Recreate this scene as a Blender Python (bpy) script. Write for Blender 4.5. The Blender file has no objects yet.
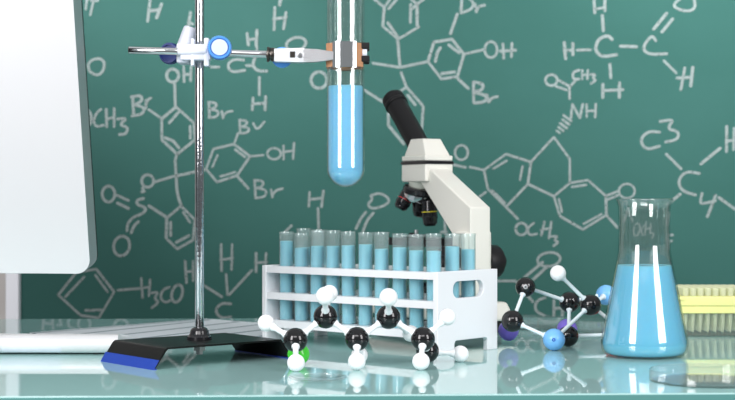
import bpy, bmesh, math, random
from mathutils import Vector, Matrix
from mathutils.geometry import tessellate_polygon
random.seed(7)
S = bpy.context.scene
COL = S.collection
PI = math.pi
R = math.radians

# ------------------------------------------------------------------ camera, world, lights, exposure
F = 1503.0            # focal length in pixels of the 735 x 400 frame
CAM_Z = 0.1455        # lens height above the table top (the table top is z = 0)
cd = bpy.data.cameras.new('camera')
cam = bpy.data.objects.new('camera', cd); COL.objects.link(cam)
cam.location = (0, 0, CAM_Z); cam.rotation_euler = (R(90), 0, 0)
cd.sensor_width = 36; cd.lens = 36 * F / 735; cd.clip_start = 0.05; cd.clip_end = 60
cd.dof.use_dof = True; cd.dof.focus_distance = 1.37; cd.dof.aperture_fstop = 15
S.camera = cam

w = bpy.data.worlds.new('studio'); S.world = w; w.use_nodes = True
nt = w.node_tree; nt.nodes.clear()
out = nt.nodes.new('ShaderNodeOutputWorld'); bg = nt.nodes.new('ShaderNodeBackground')
tc = nt.nodes.new('ShaderNodeTexCoord'); sx = nt.nodes.new('ShaderNodeSeparateXYZ')
rp = nt.nodes.new('ShaderNodeValToRGB')
rp.color_ramp.elements[0].position = 0.40; rp.color_ramp.elements[0].color = (0.20, 0.22, 0.225, 1)
rp.color_ramp.elements[1].position = 0.95; rp.color_ramp.elements[1].color = (0.95, 0.98, 1.0, 1)
mr = nt.nodes.new('ShaderNodeMapRange'); mr.inputs[1].default_value = -1; mr.inputs[2].default_value = 1
nt.links.new(tc.outputs['Generated'], sx.inputs[0]); nt.links.new(sx.outputs['Z'], mr.inputs[0])
nt.links.new(mr.outputs[0], rp.inputs[0]); nt.links.new(rp.outputs[0], bg.inputs['Color'])
bg.inputs['Strength'].default_value = 0.5
nt.links.new(bg.outputs[0], out.inputs[0])

def area(name, loc, target, sx_, sy_, watts, col=(1, 1, 1), spread=None):
    l = bpy.data.lights.new(name, 'AREA'); l.shape = 'RECTANGLE'; l.size = sx_; l.size_y = sy_
    l.energy = watts; l.color = col
    if spread: l.spread = R(spread)
    o = bpy.data.objects.new(name, l); COL.objects.link(o); o.location = loc
    o.rotation_euler = (Vector(target) - Vector(loc)).to_track_quat('-Z', 'Y').to_euler()
    return o
area('softbox_light', (-1.02, 0.03, 0.70), (0.0, 1.45, 0.10), 0.56, 1.05, 20, (1.0, 0.965, 0.975))
area('softbox_light', (1.20, 0.22, 0.70), (0.02, 1.45, 0.10), 0.56, 1.05, 15, (1.0, 0.965, 0.975))
area('fill_light', (-0.1, -0.7, 1.5), (0.0, 1.45, 0.05), 1.3, 0.6, 12, (1.0, 0.965, 0.975))
area('board_spot_light', (-0.016, 1.686, 1.476), (0.67, 2.5, 0.584), 0.5, 0.12, 5.0, (0.98, 1.0, 1.0), 50)
area('board_spot_light', (-1.02, 1.90, 0.804), (0.0104, 2.5, 0.386), 0.5, 0.12, 2.9, (0.98, 1.0, 1.0), 50)

S.view_settings.view_transform = 'Standard'; S.view_settings.look = 'None'
S.view_settings.gamma = 1; S.view_settings.use_curve_mapping = False
S.view_settings.exposure = 0.35
S.cycles.max_bounces = 14; S.cycles.transparent_max_bounces = 32
S.cycles.glossy_bounces = 6; S.cycles.transmission_bounces = 10
S.cycles.sample_clamp_indirect = 6

# ------------------------------------------------------------------ helpers
def P(px, py, d):
    return Vector(((px - 367.5) * d / F, d, CAM_Z - (py - 200) * d / F))
def G(px, py):
    d = F * CAM_Z / (py - 200.0)
    return Vector(((px - 367.5) * d / F, d, 0))

class MB:
    def __init__(self): self.v = []; self.f = []; self.m = []; self.wn = False
    def add(self, verts, faces, M=None, mi=0):
        b = len(self.v)
        self.v += [tuple(M @ Vector(p)) if M else tuple(p) for p in verts]
        self.f += [tuple(i + b for i in f) for f in faces]; self.m += [mi] * len(faces)
        return self
    def box(self, c, s, M=None, bev=0, mi=0, seg=2):
        self.wn = self.wn or bev > 0
        bm = bmesh.new(); bmesh.ops.create_cube(bm, size=1)
        for v in bm.verts: v.co = Vector((v.co.x * s[0] + c[0], v.co.y * s[1] + c[1], v.co.z * s[2] + c[2]))
        if bev: bmesh.ops.bevel(bm, geom=bm.edges[:], offset=bev, segments=seg, affect='EDGES', profile=0.5)
        bm.verts.index_update()
        self.add([v.co.copy() for v in bm.verts], [[v.index for v in f.verts] for f in bm.faces], M, mi)
        bm.free(); return self
    def lathe(self, prof, M=None, n=32, mi=0, closed=False):
        vs = []; rows = []
        for r, z in prof:
            if r < 1e-6: rows.append([len(vs)]); vs.append((0, 0, z))
            else:
                rows.append(list(range(len(vs), len(vs) + n)))
                vs += [(r * math.cos(2 * PI * k / n), r * math.sin(2 * PI * k / n), z) for k in range(n)]
        fs = []
        pairs = list(zip(rows, rows[1:]))
        if closed: pairs.append((rows[-1], rows[0]))
        for a, b in pairs:
            for k in range(n):
                k2 = (k + 1) % n
                if len(a) == 1 and len(b) == 1: continue
                if len(a) == 1: fs.append((a[0], b[k2], b[k]))
                elif len(b) == 1: fs.append((a[k], a[k2], b[0]))
                else: fs.append((a[k], a[k2], b[k2], b[k]))
        return self.add(vs, fs, M, mi)
    def cyl(self, p0, p1, r0, r1=None, n=24, mi=0, bev=0):
        p0 = Vector(p0); p1 = Vector(p1); r1 = r0 if r1 is None else r1
        L = (p1 - p0).length
        M = Matrix.Translation(p0) @ (p1 - p0).to_track_quat('Z', 'Y').to_matrix().to_4x4()
        if bev: pr = [(0, 0), (r0 - bev, 0), (r0 - bev * .3, bev * .3), (r0, bev), (r1, L - bev), (r1 - bev * .3, L - bev * .3), (r1 - bev, L), (0, L)]
        else: pr = [(0, 0), (r0, 0), (r1, L), (0, L)]
        return self.lathe(pr, M, n, mi)
    def along(self, p0, p1, prof, n=24, mi=0):
        p0 = Vector(p0); p1 = Vector(p1)
        M = Matrix.Translation(p0) @ (p1 - p0).to_track_quat('Z', 'Y').to_matrix().to_4x4()
        return self.lathe(prof, M, n, mi)
    def sphere(self, c, r, n=28, mi=0):
        k = n // 2
        pr = [(r * math.sin(PI * i / k), -r * math.cos(PI * i / k)) for i in range(k + 1)]
        pr[0] = (0, -r); pr[-1] = (0, r)
        return self.lathe(pr, Matrix.Translation(Vector(c)), n, mi)
    def prism(self, outer, t, M=None, holes=(), mi=0):
        loops = [list(outer)] + [list(h) for h in holes]
        pts = [p for l in loops for p in l]; n = len(pts)
        tris = tessellate_polygon([[Vector((p[0], p[1], 0)) for p in l] for l in loops])
        vs = [(p[0], p[1], 0) for p in pts] + [(p[0], p[1], t) for p in pts]
        fs = [tuple(t_) for t_ in tris] + [tuple(i + n for i in reversed(t_)) for t_ in tris]
        b = 0
        for l in loops:
            m = len(l)
            for k in range(m): fs.append((b + k, b + (k + 1) % m, b + (k + 1) % m + n, b + k + n))
            b += m
        return self.add(vs, fs, M, mi)
    def build(self, name, mats, parent=None, local=False, angle=35, flat=False, bev=0):
        if parent is not None and not local:
            I = wm(parent).inverted(); vs = [tuple(I @ Vector(p)) for p in self.v]
        else: vs = self.v
        me = bpy.data.meshes.new(name); me.from_pydata(vs, [], self.f)
        bm = bmesh.new(); bm.from_mesh(me)
        bmesh.ops.remove_doubles(bm, verts=bm.verts[:], dist=1e-7)
        bmesh.ops.recalc_face_normals(bm, faces=bm.faces[:]); 
        nf = len(bm.faces); bm.to_mesh(me); bm.free()
        if len(me.polygons) == len(self.m): me.polygons.foreach_set('material_index', self.m)
        if not flat:
            me.polygons.foreach_set('use_smooth', [True] * len(me.polygons))
            me.set_sharp_from_angle(angle=R(angle))
        for m in (mats if isinstance(mats, (list, tuple)) else [mats]): me.materials.append(m)
        o = bpy.data.objects.new(name, me); COL.objects.link(o)
        if parent is not None: o.parent = parent
        if bev:
            md = o.modifiers.new('edge', 'BEVEL'); md.width = bev; md.segments = 2; md.limit_method = 'ANGLE'; md.angle_limit = R(40)
        if (bev or self.wn) and not flat:
            wd = o.modifiers.new('normals', 'WEIGHTED_NORMAL'); wd.weight = 60; wd.keep_sharp = True
        return o

def wm(o):
    M = Matrix.LocRotScale(o.location, o.rotation_euler, o.scale)
    return wm(o.parent) @ M if o.parent else M
def tag(o, label, cat, group=None):
    o['label'] = label; o['category'] = cat
    if group: o['group'] = group
    return o
def thing(name, label, cat, loc=(0, 0, 0), rot=(0, 0, 0), group=None):
    o = bpy.data.objects.new(name, None); COL.objects.link(o); o.empty_display_size = 0.02
    o.location = loc; o.rotation_euler = rot
    return tag(o, label, cat, group)
def lab(o, label): o['label'] = label; return o
def dup(root, loc=None, rot=None, label=None, skip=()):
    r = root.copy(); COL.objects.link(r)
    if loc is not None: r.location = loc
    if rot is not None: r.rotation_euler = rot
    if label: r['label'] = label
    for ch in list(root.children):
        if ch.name.split('.')[0] in skip: continue
        c = ch.copy(); COL.objects.link(c); c.parent = r
        for g in list(ch.children):
            d = g.copy(); COL.objects.link(d); d.parent = c
    return r

# ------------------------------------------------------------------ materials
def srgb(r, g, b):
    f = lambda c: (c / 255) / 12.92 if c / 255 <= 0.04045 else (((c / 255) + 0.055) / 1.055) ** 2.4
    return (f(r), f(g), f(b), 1)
def pm(name, col, rough=0.5, metal=0.0, ior=1.5, spec=None, noise=0, nscale=40, bump=0, coat=0, sss=0, sscale=0.008):
    m = bpy.data.materials.new(name); m.use_nodes = True
    t = m.node_tree; b = t.nodes['Principled BSDF']
    b.inputs['Base Color'].default_value = col; b.inputs['Roughness'].default_value = rough
    b.inputs['Metallic'].default_value = metal; b.inputs['IOR'].default_value = ior
    if spec is not None: b.inputs['Specular IOR Level'].default_value = spec
    if coat: b.inputs['Coat Weight'].default_value = coat; b.inputs['Coat Roughness'].default_value = 0.03
    if sss:
        b.inputs['Subsurface Weight'].default_value = sss; b.inputs['Subsurface Radius'].default_value = (0.3, 0.8, 1.0)
        b.inputs['Subsurface Scale'].default_value = sscale
    if noise or bump:
        co = t.nodes.new('ShaderNodeTexCoord'); n = t.nodes.new('ShaderNodeTexNoise')
        n.inputs['Scale'].default_value = nscale; n.inputs['Detail'].default_value = 5
        t.links.new(co.outputs['Object'], n.inputs['Vector'])
        if noise:
            mx = t.nodes.new('ShaderNodeMixRGB'); mx.blend_type = 'MULTIPLY'; mx.inputs[0].default_value = noise
            mx.inputs[1].default_value = col; t.links.new(n.outputs['Fac'], mx.inputs[2])
            bc = t.nodes.new('ShaderNodeBrightContrast'); bc.inputs['Bright'].default_value = 0
            t.links.new(mx.outputs[0], b.inputs['Base Color'])
        if bump:
            bp = t.nodes.new('ShaderNodeBump'); bp.inputs['Strength'].default_value = bump; bp.inputs['Distance'].default_value = 0.001
            t.links.new(n.outputs['Fac'], bp.inputs['Height']); t.links.new(bp.outputs[0], b.inputs['Normal'])
    return m
def glass(name, tint=(0.93, 0.97, 0.96, 1), edge=(0.45, 0.62, 0.58, 1), ior=1.5, haze=0.0, hcol=(0.88, 0.93, 0.94, 1), eb=0.25):
    """thin-walled clear glass: see-through with a mirror coat, refracted dark surroundings painted in as an edge tint"""
    m = bpy.data.materials.new(name); m.use_nodes = True; t = m.node_tree; t.nodes.clear()
    o = t.nodes.new('ShaderNodeOutputMaterial'); tr = t.nodes.new('ShaderNodeBsdfTransparent')
    gl = t.nodes.new('ShaderNodeBsdfGlossy'); gl.inputs['Roughness'].default_value = 0.015
    lw = t.nodes.new('ShaderNodeLayerWeight'); lw.inputs['Blend'].default_value = 0.5     # 1 - |cos|, the same from both sides
    p5 = t.nodes.new('ShaderNodeMath'); p5.operation = 'POWER'; p5.inputs[1].default_value = 5
    t.links.new(lw.outputs['Facing'], p5.inputs[0])
    f0 = ((ior - 1) / (ior + 1)) ** 2
    fr = t.nodes.new('ShaderNodeMapRange'); fr.inputs[3].default_value = f0; fr.inputs[4].default_value = 0.75
    t.links.new(p5.outputs[0], fr.inputs[0])
    p3 = t.nodes.new('ShaderNodeMath'); p3.operation = 'POWER'; p3.inputs[1].default_value = 4
    t.links.new(lw.outputs['Facing'], p3.inputs[0])
    mc = t.nodes.new('ShaderNodeMixRGB'); mc.inputs[1].default_value = tint; mc.inputs[2].default_value = edge  # edge colour stands in for dark surroundings refracted at glancing angles
    t.links.new(p3.outputs[0], mc.inputs[0]); t.links.new(mc.outputs[0], tr.inputs['Color'])
    mx = t.nodes.new('ShaderNodeMixShader'); t.links.new(fr.outputs[0], mx.inputs[0])
    src = tr.outputs[0]
    if haze:
        df = t.nodes.new('ShaderNodeBsdfDiffuse'); df.inputs['Color'].default_value = hcol
        mh = t.nodes.new('ShaderNodeMixShader'); mh.inputs[0].default_value = haze
        t.links.new(tr.outputs[0], mh.inputs[1]); t.links.new(df.outputs[0], mh.inputs[2]); src = mh.outputs[0]
    t.links.new(src, mx.inputs[1]); t.links.new(gl.outputs[0], mx.inputs[2])
    t.links.new(mx.outputs[0], o.inputs['Surface'])
    return m

M = {}
M['board'] = None
M['white_wall'] = pm('wall_paint', srgb(205, 200, 196), 0.8, noise=0.1)
M['floor'] = pm('floor_vinyl', srgb(150, 150, 150), 0.5, noise=0.3)
M['alu_frame'] = pm('white_aluminium_frame', srgb(232, 234, 240), 0.4)
M['table'] = pm('frosted_backed_glass', (0.375, 0.61, 0.595, 1), 0.02, ior=1.52)
M['table_edge'] = pm('polished_glass_edge', (0.095, 0.26, 0.245, 1), 0.08, ior=1.5)
M['chrome'] = pm('chrome', (0.80, 0.81, 0.83, 1), 0.08, 1.0)
M['rod'] = pm('plated_rod', (0.52, 0.54, 0.57, 1), 0.10, 1.0, bump=0.25, nscale=260)
M['brushed'] = pm('brushed_steel', (0.66, 0.67, 0.69, 1), 0.28, 1.0, bump=0.3, nscale=900)
M['steel_dark'] = pm('dark_steel', (0.10, 0.09, 0.08, 1), 0.3, 1.0)
M['alu'] = pm('satin_aluminium', (0.80, 0.81, 0.825, 1), 0.42, 0.2)
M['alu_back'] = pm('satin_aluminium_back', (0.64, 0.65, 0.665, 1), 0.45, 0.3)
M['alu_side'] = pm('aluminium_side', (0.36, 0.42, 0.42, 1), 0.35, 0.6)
M['black_gloss'] = pm('black_gloss', (0.012, 0.012, 0.014, 1), 0.12)
M['black_matte'] = pm('black_matte', (0.010, 0.010, 0.011, 1), 0.45, spec=0.25, bump=0.1, nscale=600)
M['black_enamel'] = pm('black_enamel_plate', (0.007, 0.008, 0.008, 1), 0.35, spec=0.12, bump=0.12, nscale=500)
M['blue_rubber'] = pm('blue_rubber', srgb(20, 60, 158), 0.5)
M['keys'] = pm('white_keys', srgb(240, 242, 245), 0.4)
M['battery'] = pm('white_plastic_cover', srgb(226, 230, 240), 0.35)
M['white_plastic'] = pm('white_plastic', srgb(222, 228, 240), 0.38)
M['rack'] = pm('white_acrylic', srgb(236, 237, 240), 0.3)
M['blue_plastic'] = pm('blue_plastic', srgb(80, 150, 228), 0.3)
M['paleblue'] = pm('pale_blue_plastic', srgb(200, 218, 242), 0.25)
M['navy'] = pm('navy_plastic', srgb(24, 52, 128), 0.35)
M['cork'] = pm('cork', srgb(205, 150, 110), 0.8, noise=0.4, nscale=500)
M['glass'] = glass('clear_glass', tint=(0.97, 0.99, 0.985, 1), edge=(0.55, 0.70, 0.68, 1), ior=1.95)
M['tube_glass'] = glass('tube_glass', tint=(0.95, 0.985, 0.98, 1), edge=(0.55, 0.72, 0.70, 1), ior=1.65, haze=0.07)
M['dish'] = glass('clear_polystyrene', tint=(0.97, 0.985, 0.985, 1), edge=(0.86, 0.93, 0.92, 1), ior=1.75, haze=0.04)
M['liq'] = pm('sky_blue_solution', srgb(116, 198, 230), 0.25, sss=0.7, sscale=0.02)
M['liq_big'] = pm('bright_blue_solution', srgb(136, 206, 245), 0.25, sss=0.6, sscale=0.015)
M['liq_tube'] = pm('pale_blue_solution', srgb(136, 208, 228), 0.3, sss=0.2)
M['ivory'] = pm('ivory_enamel', srgb(232, 231, 222), 0.35)
M['ivory_disc'] = pm('ivory_disc', srgb(214, 220, 208), 0.3)
M['red_ring'] = pm('red_ring', srgb(200, 40, 36), 0.4)
M['yellow_ring'] = pm('yellow_ring', srgb(225, 210, 40), 0.4)
M['a_black'] = pm('black_ball', (0.007, 0.007, 0.008, 1), 0.05)
M['a_white'] = pm('white_ball', srgb(245, 246, 248), 0.3)
M['a_green'] = pm('green_ball', srgb(70, 205, 55), 0.25)
M['a_purple'] = pm('purple_ball', srgb(128, 108, 212), 0.25)
M['a_blue'] = pm('light_blue_ball', srgb(120, 185, 242), 0.25)
M['a_red'] = pm('red_ball', srgb(225, 70, 70), 0.25)
M['hole_blue'] = pm('dark_blue_socket', srgb(30, 85, 175), 0.5)
M['bond_w'] = pm('white_bond', srgb(242, 245, 248), 0.3)
M['bond_b'] = pm('bluish_white_bond', srgb(226, 238, 243), 0.3)
M['yellow'] = pm('yellow_plastic', srgb(226, 228, 150), 0.45, sss=0.2)
M['tip'] = glass('frosted_tip', tint=(0.95, 0.96, 0.88, 1), edge=(0.72, 0.76, 0.62, 1), ior=1.4, haze=0.34, hcol=(0.90, 0.92, 0.72, 1))
M['box_clear'] = glass('clear_box', tint=(0.96, 0.98, 0.96, 1), edge=(0.78, 0.86, 0.82, 1), ior=1.4, haze=0.05)
def paper_mat():
    m = pm('lined_paper', srgb(226, 232, 238), 0.7); t = m.node_tree; b = t.nodes['Principled BSDF']
    co = t.nodes.new('ShaderNodeTexCoord'); wv = t.nodes.new('ShaderNodeTexWave'); wv.bands_direction = 'X'
    wv.inputs['Scale'].default_value = 7; wv.inputs['Distortion'].default_value = 0.0
    r_ = t.nodes.new('ShaderNodeValToRGB'); r_.color_ramp.elements[0].position = 0.0; r_.color_ramp.elements[0].color = srgb(120, 140, 150)
    r_.color_ramp.elements[1].position = 0.10; r_.color_ramp.elements[1].color = srgb(226, 232, 238)
    t.links.new(co.outputs['Object'], wv.inputs['Vector']); t.links.new(wv.outputs['Fac'], r_.inputs[0]); t.links.new(r_.outputs[0], b.inputs['Base Color'])
    return m
M['paper'] = paper_mat()
def board_mat():
    m = pm('green_chalkboard', (0.030, 0.090, 0.078, 1), 0.6); t = m.node_tree; b = t.nodes['Principled BSDF']
    b.inputs['Specular IOR Level'].default_value = 0.12
    co = t.nodes.new('ShaderNodeTexCoord'); n = t.nodes.new('ShaderNodeTexNoise'); n.inputs['Scale'].default_value = 3.5; n.inputs['Detail'].default_value = 6
    mp = t.nodes.new('ShaderNodeMapping'); mp.inputs['Scale'].default_value = (1, 1, 1.8)
    r_ = t.nodes.new('ShaderNodeValToRGB')
    r_.color_ramp.elements[0].position = 0.3; r_.color_ramp.elements[0].color = (0.0242, 0.086, 0.074, 1)
    r_.color_ramp.elements[1].position = 0.75; r_.color_ramp.elements[1].color = (0.0300, 0.097, 0.085, 1)
    t.links.new(co.outputs['Object'], mp.inputs[0]); t.links.new(mp.outputs[0], n.inputs['Vector'])
    t.links.new(n.outputs['Fac'], r_.inputs[0]); t.links.new(r_.outputs[0], b.inputs['Base Color'])
    return m
M['board'] = board_mat()
def chalk_mat():
    m = bpy.data.materials.new('white_chalk'); m.use_nodes = True; t = m.node_tree; t.nodes.clear()
    o = t.nodes.new('ShaderNodeOutputMaterial'); d = t.nodes.new('ShaderNodeBsdfDiffuse'); d.inputs['Color'].default_value = (0.42, 0.48, 0.475, 1)
    tr = t.nodes.new('ShaderNodeBsdfTransparent'); mx = t.nodes.new('ShaderNodeMixShader')
    co = t.nodes.new('ShaderNodeTexCoord'); n = t.nodes.new('ShaderNodeTexNoise'); n.inputs['Scale'].default_value = 260; n.inputs['Detail'].default_value = 4
    r_ = t.nodes.new('ShaderNodeValToRGB'); r_.color_ramp.elements[0].position = 0.2; r_.color_ramp.elements[0].color = (0.36, 0.36, 0.36, 1)
    r_.color_ramp.elements[1].position = 0.8; r_.color_ramp.elements[1].color = (0.60, 0.60, 0.60, 1)
    t.links.new(co.outputs['Object'], n.inputs['Vector']); t.links.new(n.outputs['Fac'], r_.inputs[0]); t.links.new(r_.outputs[0], mx.inputs[0])
    t.links.new(tr.outputs[0], mx.inputs[1]); t.links.new(d.outputs[0], mx.inputs[2]); t.links.new(mx.outputs[0], o.inputs['Surface'])
    return m
M['chalk'] = chalk_mat()

# ------------------------------------------------------------------ the setting
BD = 2.50                                              # distance of the board's writing face
fl = MB().box((0, 1.0, -0.775), (8, 7, 0.05)).build('floor', M['floor']); fl['kind'] = 'structure'
wl = MB().box((0, BD + 0.08, 0.6), (8, 0.1, 2.7)).build('wall_back', M['white_wall']); wl['kind'] = 'structure'

# chalkboard with its writing
bx0 = (20.5 - 367.5) * BD / F; fw = 13.5 * BD / F
board = thing('chalkboard', 'green chalkboard on the wall, covered with white chalk chemical formulas', 'chalkboard', (0.6, BD, 0.35))
BX1, BZ0, BZ1 = 1.75, -0.25, 1.0
MB().box(((bx0 + BX1) / 2, BD + 0.012, (BZ0 + BZ1) / 2), (BX1 - bx0, 0.02, BZ1 - BZ0)).build('writing_panel', M['board'], board)
for nm, c, s in (('l', (bx0 - fw / 2, BD + 0.005, (BZ0 + BZ1) / 2), (fw, 0.036, BZ1 - BZ0)),
                 ('r', (BX1 + fw / 2, BD + 0.005, (BZ0 + BZ1) / 2), (fw, 0.036, BZ1 - BZ0)),
                 ('t', ((bx0 + BX1) / 2, BD + 0.005, BZ1 + fw / 2), (BX1 - bx0 + 2 * fw, 0.036, fw)),
                 ('b', ((bx0 + BX1) / 2, BD + 0.005, BZ0 - fw / 2), (BX1 - bx0 + 2 * fw, 0.036, fw))):
    lab(MB().box(c, s, bev=0.003).build('frame_bar', M['alu_frame'], board), 'white aluminium frame bar')

def el(cx, cy, rx, ry, a0=-100, a1=268, n=18, tilt=0):
    o = []
    for k in range(n + 1):
        a = R(a0 + (a1 - a0) * k / n); x = rx * math.cos(a); y = ry * math.sin(a)
        o.append((cx + x * math.cos(R(tilt)) - y * math.sin(R(tilt)), cy + x * math.sin(R(tilt)) + y * math.cos(R(tilt))))
    return o
def smooth(pts, it=2):
    for _ in range(it):
        q = [pts[0]]
        for a, b in zip(pts, pts[1:]):
            q += [(a[0] * .75 + b[0] * .25, a[1] * .75 + b[1] * .25), (a[0] * .25 + b[0] * .75, a[1] * .25 + b[1] * .75)]
        q.append(pts[-1]); pts = q
    return pts
def chalk(strokes, width=2.9):
    """each stroke: a list of points (curved if it starts with 's')"""
    mb = MB(); t = 0.0006
    for st in strokes:
        if st[0] == 's': st = smooth(list(st[1:]))
        pts = [P(x, y, BD) for x, y in st]
        hw = 0.46 * width * BD / F * random.uniform(0.88, 1.1)
        q = [Vector((p.x, p.z)) for p in pts]
        nrm = []
        for i in range(len(q)):
            a = q[max(i - 1, 0)]; b = q[min(i + 1, len(q) - 1)]
            tdir = (b - a).normalized() if (b - a).length > 1e-9 else Vector((1, 0))
            nn = Vector((-tdir.y, tdir.x))
            if 0 < i < len(q) - 1:
                e = (q[i] - q[i - 1]).normalized(); c = max(0.5, abs(nn.dot(Vector((-e.y, e.x))))); nn = nn / c
            nrm.append(nn)
        L = []; Rr = []
        # rounded ends
        e0 = (q[0] - q[1]).normalized() * hw * 0.7; e1 = (q[-1] - q[-2]).normalized() * hw * 0.7
        qq = [q[0] + e0] + q + [q[-1] + e1]; nn = [nrm[0] * 0.45] + nrm + [nrm[-1] * 0.45]
        L = [a + b * hw for a, b in zip(qq, nn)]; Rr = [a - b * hw for a, b in zip(qq, nn)]
        m = len(qq); vs = []
        for y in (BD + 0.002, BD + 0.002 - t):
            vs += [(v.x, y, v.y) for v in L] + [(v.x, y, v.y) for v in Rr]
        fs = []
        for i in range(m - 1):
            fs += [(i, i + 1, m + i + 1, m + i), (2 * m + i, 3 * m + i, 3 * m + i + 1, 2 * m + i + 1)]
            fs += [(i, 2 * m + i, 2 * m + i + 1, i + 1), (m + i, m + i + 1, 3 * m + i + 1, 3 * m + i)]
        fs += [(0, m, 3 * m, 2 * m), (m - 1, 3 * m - 1, 4 * m - 1, 2 * m - 1)]
        mb.add(vs, fs)
    return mb.build('chalk_formula', M['chalk'], board, flat=True)
s = 's'
def Hs(x, y, h=16, wd=8, k=0): return [[(x, y), (x + k, y + h)], [(x + wd, y), (x + wd + k, y + h)], [(x - 1, y + h * .5), (x + wd + 1, y + h * .45)]]
# upper left fragments
chalk([[(87, -2), (85.5, 9)], [(94, -2), (90, 15)], [(91, .5), (98, .5)]])
chalk([[(150.3, -3), (147.5, 21.5)], [(161.5, 3.5), (156.5, 18)], [(148.5, 11), (159.5, 9.5)]], 3.4)
chalk([[s, (89, 71), (87.5, 64), (92, 59.5), (100, 58), (105, 63), (102, 73), (96, 75.5), (89, 71)]], 3.2)
chalk([[s, (86, 109), (91, 113), (91, 123), (87, 127)], [s, (101, 109), (96, 113), (93, 121), (96, 127), (103.5, 125)],
       [(106, 109), (106.5, 127)], [(114, 108), (114, 127)], [(106, 119), (114, 117.5)],
       [s, (117, 119), (127, 118), (119, 125), (128, 127), (126, 134), (119, 134.5)]], 3.0)
# brominated ring beside the rod, sulphonate ring below
chalk([el(172.5, 75.5, 6, 6.5)], 3.0)
chalk([[(183.5, 66), (184, 82)], [(191, 66), (190.5, 81)], [(183, 74.5), (191, 74)]], 3.0)
chalk([[(190.5, 12), (188, 27)], [(188, 22), (193, 24)]], 3.0)
chalk([[(174.5, 83), (175.2, 106)], [(175.7, 107), (161.7, 118.7)], [(161.7, 118.7), (161.7, 139.7)], [(161.7, 139.7), (177, 154)], [(177, 154), (194.8, 140)], [(194.8, 140), (193.7, 122.8)], [(193.7, 122.8), (176, 107)],
       [(179, 111.5), (169, 123)], [(164.5, 137.5), (173, 141), (179, 148)], [(190, 126), (190.3, 138.5)],
       [(132.5, 96), (133.5, 116)], [s, (131, 97), (141, 95), (142, 101), (134, 105)], [s, (134, 105), (144, 107), (143, 114), (131.5, 116)], [(146, 100), (145.5, 109)], [s, (146, 104), (148, 99), (151, 98)],
       [(148.5, 109.5), (161, 118)], [(177, 154), (175, 160), (176, 176)],
       [(176, 176), (205, 169.5)]], 3.0)
chalk([el(147.5, 181, 6, 6.3), [(155.5, 181.7), (176, 175.5)], [(142.2, 188), (144, 191.5), (141.5, 192)],
       el(108.3, 194, 6.3, 8), [(116, 195), (128.5, 200.5)], [(117, 203), (128.5, 208.5)],
       [s, (143.5, 198.5), (136.5, 200), (137, 205), (146, 207.5), (144.5, 212.5), (134, 217)],
       [s, (133, 217.5), (127.5, 223), (126.8, 231)], [s, (138.5, 221.5), (133.5, 226), (131, 233)], el(121.5, 246, 8, 10, tilt=12),
       [(148.6, 205.7), (166.6, 217.4)], [s, (176, 176), (177, 194), (181.3, 206)],
       [(181, 206), (166.6, 218)], [(166.6, 218), (166, 238)], [(166, 238), (177, 249)], [(177, 249), (193, 240)], [(193, 240), (195, 220)], [(195, 220), (181, 206)],
       [(170.5, 222), (170.5, 236)], [(183, 212), (190, 222.5)], [(176, 242.5), (189, 235.5)]], 3.0)
# hexagon low on the left
chalk([[(58, 295), (76, 272.6)], [(76, 272.6), (96, 269)], [(96, 269), (114, 292)], [(114, 292), (98.5, 318)], [(98.5, 318), (80.5, 315.4)], [(80.5, 315.4), (58, 295)],
       [(65, 297), (84, 277)], [(95, 275), (107.5, 292)], [(85, 310.5), (101, 310)], [(117.6, 290.3), (139, 288.5)],
       [(141, 278), (142.4, 298)], [(150, 279.5), (148.7, 296)], [(139, 288.5), (150, 287)], [s, (151.5, 293), (158.5, 292), (154, 298.5), (159, 302), (151.5, 308)],
       [s, (169.5, 287), (162, 290), (160, 299), (166, 303), (171, 299.6)], el(177, 293.5, 5.2, 9, tilt=15), [(185, 261), (186.4, 283)], [(193, 261), (193, 281)], [(186, 272), (193, 271)]], 2.6)
chalk([[(42.5, 245), (43.5, 258)], [(53, 245), (52, 258)], [(43, 252), (53, 251)], [s, (57, 250), (62, 250), (59, 255), (62, 258), (57, 260)], [s, (75, 246), (68, 248), (68, 257), (76, 258)], el(84, 251, 6, 7)], 3.0)
# CH fragment under the centre
chalk([[(221, 244), (221.5, 271)], [(232, 244), (231.5, 270)], [(220, 260), (233, 258)], [(226, 274), (227.5, 295)],
       [(256, 253), (256, 272)], [(266, 253), (265, 272)], [(255, 263), (267, 262)], [(229, 295), (252, 270)], [(203, 285), (222, 297)],
       [s, (231, 304), (221, 303), (214.5, 311), (221, 318.5), (231, 317)]], 2.7)
# CC chain behind the clamp
chalk([[(280.8, -4), (279.4, 5.5)], [(274.7, 7), (274, 30)], [(286, 12), (283.5, 29)], [(273, 19), (286.5, 17)]], 3.0)
chalk([[(247, 33), (248.3, 45)], [(257, 30), (256, 45.5)], [(247, 39.5), (257, 38.5)], [(256.8, 46), (256.8, 51)],
       [(211, 67), (219, 66.8)], [s, (244, 60), (233, 59), (227, 65), (231, 72.5), (245, 70)], [(246, 65.5), (252, 65.5)], [s, (256, 55), (252, 64.6), (257, 71), (267, 71)],
       [(259.3, 77), (259.3, 95)], [(253, 97.5), (252.2, 110)], [(265.6, 96), (265, 110)], [(252, 104), (266, 103)]], 3.0)
chalk([el(296, 44, 10, 6.5, tilt=-15)], 3.0)
chalk([el(319, 80, 8, 8.3)], 3.0)
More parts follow.
